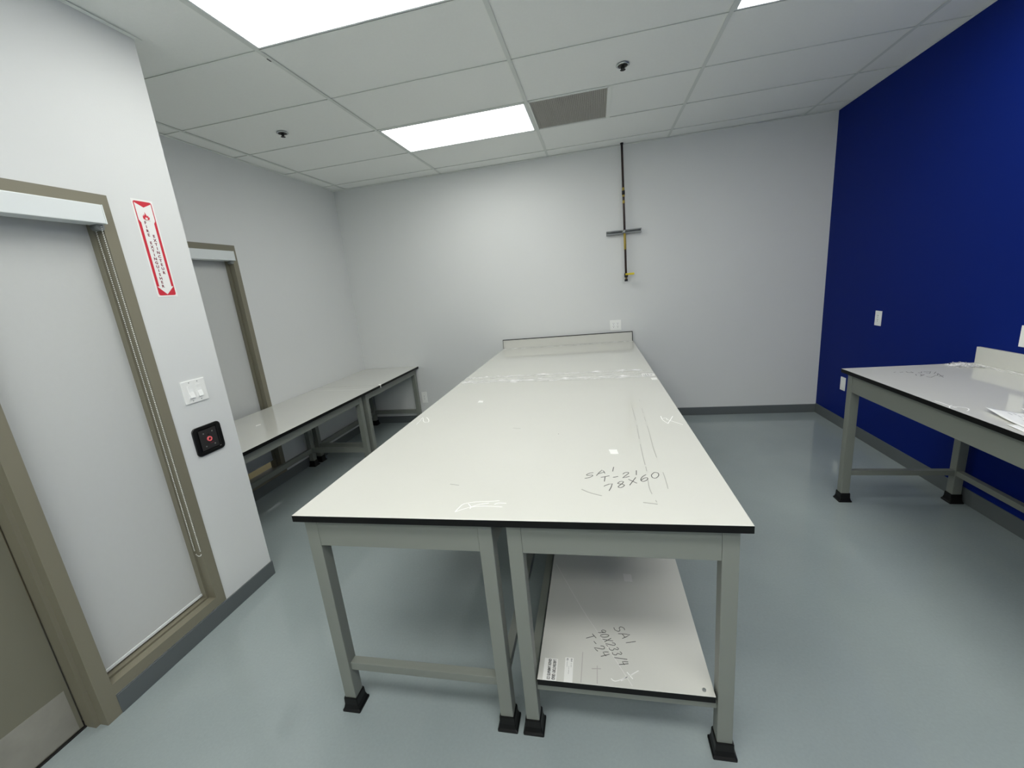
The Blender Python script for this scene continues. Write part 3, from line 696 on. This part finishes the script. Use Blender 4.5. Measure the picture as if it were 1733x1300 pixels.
# ---------------------------------------------------------------- board stored on the stretchers
ZS = 0.2285
sh = slab('stored_board', (*loc_c(0.839, 0.030)[:2], ZS), TH, 0.603, 2.286, T, 'off-white laminate board with black edge stored under the long bench', M['lam'], None, 'board')
ox, oy = 0.839, 0.030
def S_(pts): return [(x-ox, y-oy) for x, y in pts]
a_ = (0.0158, -0.0300)
HS = hand('SA1', (1.118, 0.290), (0.0200, -0.0300), (0.038, 0.010)) + hand('90X233/4', (1.052, 0.268), (0.0112, -0.0195), (0.034, 0.008)) + hand('T-24', (1.004, 0.236), (0.0190, -0.0245), (0.032, 0.014))
for g in HS: strokes('handwritten_character', [S_(smooth_line(q, 2)) for q in g], 0.0024, T, M['inkd'], sh, False)
strokes('film_crease', [S_([(.855,.666),(.989,.384),(1.07,.236),(1.174,.040)])], 0.0026, T, M['crease'], sh)
strokes('wax_mark', [S_(s) for s in ([(1.102,.062),(1.116,.053),(1.151,.069),(1.201,.103)],[(1.136,.056),(1.161,.074)],[(1.159,.093),(1.178,.068)])], 0.0035, T, M['chalk'], sh)
sticker(S_([(1.184,.565),(1.220,.564),(1.219,.613),(1.181,.616)]), M['crease'], sh, T)
strokes('smudge', [S_(s) for s in ([(1.0,.161),(.996,.034)],[(1.054,.108),(1.053,.036)],[(1.034,.094),(1.067,.097)])], 0.003, T, mat('faint_grey_smudge', (176, 172, 168), 0.4), sh)
bm = bmesh.new(); cyl(bm, (1.41-ox, 0.051-oy, T), (1.41-ox, 0.051-oy, T+0.005), 0.006, 12); obj('stud', bm, M['chrome'], sh)
def label_sticker(x0, x1, y0, y1, lines, sz, par, ang=-math.pi/2):
    st = sticker(S_([(x0, y0), (x1, y0), (x1, y1), (x0, y1)]), M['sticker'], par, T, 'label')
    for txt, x, y, s, b in lines:
        t = text_bm(txt, s, b, 'LEFT')
        wmax = max(q.co.x for q in t.verts); fit = min(1.0, (y-0.034)/wmax)
        for q in t.verts: q.co.x *= fit
        for q in t.verts:
            X_, Y_ = q.co.x, q.co.y; q.co = Vector((x-ox+Y_, y-oy-X_, T+0.0006+q.co.z))
        obj('print', t, M['dark'], st)
label_sticker(0.858, 0.908, 0.0305, 0.121, [('LABORATORY GRAD', 0.896, 0.117, 0.0165, 0.0004), ('GRADE LAMINATE CO', 0.878, 0.119, 0.0155, 0.0004)], 0.01, sh)
label_sticker(0.935, 0.966, 0.0305, 0.131, [('III-II  -- ----', 0.959, 0.128, 0.0085, 0.0), ('-- -- ------', 0.951, 0.095, 0.0085, 0.0), ('(E) ---------', 0.944, 0.128, 0.0085, 0.0)], 0.01, sh)

# ---------------------------------------------------------------- low benches in the alcove
ZL = HL-T
bench_frame((XL+0.028, 0.800, 0), 0, XT-XL-0.058, 1.615, ZL, 0.068, 'x0', 'grey steel frame of low bench nearest the blind in the alcove', G0, 0.150, 0.200)
bench_frame((XL+0.028, 2.485, 0), 0, XT-XL-0.058, 1.215, ZL, 0.068, 'x0', 'grey steel frame of low bench in the back left corner', G0, 0.150, 0.200)
tl1 = slab('worktop', (XL+0.003, YN+0.003, ZL), 0, XT-XL-0.003, 2.750-YN-0.003, T, 'low off-white worktop running out from behind the near wall', M['lamL'], GW)
tl2 = slab('worktop', (XL+0.003, 2.752, ZL), 0, XT-XL-0.003, L-2.752-0.003, T, 'low off-white worktop in the back left corner', M['lamL'], GW)
wrinkle = lambda S: [[(x-XL-0.003, y-YN-0.003) for x, y in s] for s in S]
strokes('tape_edge', wrinkle([[(-1.90,2.625),(-1.713,2.608),(-1.45,2.59),(-1.30,2.60),(-1.215,2.647)]]), 0.006, T, M['crease'], tl1)
strokes('tape_edge', wrinkle([[(-1.94,2.71),(-1.60,2.70),(-1.30,2.715)]]), 0.006, T, M['smudge'], tl1)
sc1 = sticker([(-1.606,1.507),(-1.589,1.539),(-1.57,1.521),(-1.58,1.484)][::-1], M['sticker'], None, HL, 'paper_scrap'); tag(sc1, 'tiny white paper scrap lying on the low worktop beside the blind', 'paper scrap')
bm = bmesh.new(); extrude_poly(bm, [(-1.23, 2.775), (-1.205, 2.790), (-1.180, 2.752), (-1.190, 2.735)], lambda u, v, w: Vector((u, v, HL+0.0003+w)), 0.0006)
extrude_poly(bm, [(0, 0), (0.022, 0.008), (0.022, -0.03), (0.008, -0.035)], lambda u, v, w: Vector((XT+0.0006+w, 2.738+u, HL+v)), 0.0006)
tag(obj('tape_scrap', bm, M['sticker']), 'small white tape end hanging over the low worktop edge', 'tape')

# ---------------------------------------------------------------- right-hand bench by the blue wall
ZR = HR-T
RLEN = 1.98
bench_frame((XRT+0.028, YR-0.028-1.92, 0), 0, 0.683, 1.92, ZR, 0.118, 'x1', 'grey steel frame of the bench beside the blue wall', G0)
tr = slab('worktop', (XRT, YR-RLEN, ZR), 0, XB-XRT-0.003, RLEN, T, 'off-white worktop beside the blue wall with papers on it', M['lam'], GW)
bm = bmesh.new(); box(bm, (0, 0, 0), (0.018, RLEN-0.004, 0.1), 0.001)
for f in bm.faces: f.normal_update(); f.material_index = 0
b2 = obj('backsplash', bm, [M['lam'], M['edge']]); b2.location = (XB-0.0215, YR-RLEN, HR+0.0004); tag(b2, 'low off-white backsplash along the blue wall', 'backsplash')
RW = [[(2.855,1.714),(2.87,1.72)],[(2.884,1.708),(2.903,1.712)],[(2.924,1.721),(2.917,1.696),(2.94,1.686),(2.942,1.71)],[(2.962,1.683),(2.972,1.674),(2.993,1.704)],[(2.998,1.697),(3.033,1.695),(3.0,1.653),(2.991,1.666)],[(3.015,1.643),(3.052,1.684)],[(2.928,1.648),(2.912,1.616)],[(2.918,1.598),(2.96,1.63),(2.945,1.638),(2.936,1.61)],[(2.941,1.583),(2.947,1.562),(2.979,1.585)],[(2.987,1.599),(3.008,1.603),(3.029,1.64)],[(3.036,1.645),(3.013,1.588),(3.0,1.551)],[(2.995,1.577),(3.027,1.591)]]
RC = [[(2.678,1.122),(2.684,1.088),(2.682,1.043)],[(2.664,1.012),(2.679,1.037),(2.697,1.048)],[(2.678,1.038),(2.688,1.008)],[(2.688,1.03),(2.714,1.015),(2.721,.996),(2.708,.974),(2.692,.961)]]
lr = lambda S: [[(x-XRT, y-(YR-RLEN)) for x, y in s] for s in S]
strokes('marker_writing', lr(RW), 0.003, T, M['ink'], tr, False); strokes('wax_mark', lr(RC), 0.004, T, M['chalk'], tr)

def paper(name, corners, lifts, label, printed=True, dz=0.0):
    """sheet on the right bench: four corners (x, y), lift at each"""
    bm = bmesh.new(); n = 14; G = []; c = [Vector((x, y, 0)) for x, y in corners]
    def P_(u, v, extra=0.0):
        q = c[0]*(1-u)*(1-v)+c[1]*u*(1-v)+c[2]*u*v+c[3]*(1-u)*v
        l = lifts[0]*((1-u)*(1-v))**3+lifts[1]*(u*(1-v))**3+lifts[2]*(u*v)**3+lifts[3]*((1-u)*v)**3
        return Vector((q.x, q.y, HR+0.0015+dz+l+0.002*math.sin(5*u+3*v)**2+extra))
    V = [[[bm.verts.new(P_(i/n, j/n, k*0.0006)) for j in range(n+1)] for i in range(n+1)] for k in (0, 1)]
    for k in (0, 1):
        for i in range(n):
            for j in range(n): bm.faces.new((V[k][i][j], V[k][i+1][j], V[k][i+1][j+1], V[k][i][j+1])).smooth = True
    for i in range(n):
        for (a0, b0), (a1, b1) in (((i, 0), (i+1, 0)), ((i, n), (i+1, n)), ((0, i), (0, i+1)), ((n, i), (n, i+1))):
            bm.faces.new((V[0][a0][b0], V[0][a1][b1], V[1][a1][b1], V[1][a0][b0]))
    o = obj(name, bm, M['paper']); tag(o, label, 'paper', 'paper sheets on the bench by the blue wall')
    if printed:
        bm = bmesh.new(); rnd = random.Random(4)
        for r_ in range(9):
            v = 0.2+0.07*r_; u = 0.12
            while u < 0.85:
                l = rnd.uniform(0.02, 0.10)
                if rnd.random() < 0.6:
                    A = [P_(u, v, 0.0009), P_(min(u+l, .9), v, 0.0009), P_(min(u+l, .9), v+0.018, 0.0009), P_(u, v+0.018, 0.0009)]
                    bm.faces.new([bm.verts.new(q) for q in A])
                u += l+0.02
        obj('print', bm, M['print'], o)
    return o
paper('paper_sheet', [(2.665, 0.52), (2.690, 0.775), (2.905, 0.76), (2.88, 0.50)], (0, 0, 0, 0), 'lower paper sheet showing along the bench front edge', False)
paper('paper_sheet', [(2.69, 0.62), (2.752, 0.955), (2.945, 0.830), (2.885, 0.53)], (0.0, 0.012, 0.0, 0.0), 'curled printed paper sheet with corner pointing at bench front edge', True, 0.003)
paper('paper_sheet', [(2.775, 0.60), (2.838, 0.910), (3.05, 0.86), (2.99, 0.56)], (0, 0.015, 0.0, 0), 'upper paper sheet at the right edge overlapping the curled one', True, 0.008)

e = empty('plastic_film', (3.20, 1.83, HR)); tag(e, 'crumpled clear plastic film at the backsplash end by the blue wall', 'plastic film')
rnd = random.Random(11)
for k in range(3):
    bm = bmesh.new(); n = 14; G = []
    for i in range(n+1):
        G.append([bm.verts.new((0.155*i/n+0.01*rnd.uniform(-1, 1), -0.15*j/n*(0.4+0.6*i/n)+0.03-0.012*k+0.008*rnd.uniform(-1, 1), 0.001+0.018*rnd.random()*math.sin(math.pi*min(1, (i+1)/n))*(1 if j < 5 else 0.4))) for j in range(n+1)])
    for i in range(n):
        for j in range(n): bm.faces.new((G[i][j], G[i+1][j], G[i+1][j+1], G[i][j+1])).smooth = True
    obj('film_fold', bm, M['film'], e)
e = empty('packing_tape', (XB-0.05, YR-RLEN, HR)); tag(e, 'clear tape strip along the blue wall backsplash foot', 'tape')
t_ = wrinkled_strip('tape_strip', 0.05, RLEN-0.06, lambda x: 0.0, 0.05, 0.0, e, M['tape'], 0.004, seed=21); t_.rotation_euler = (0, 0, math.pi/2)
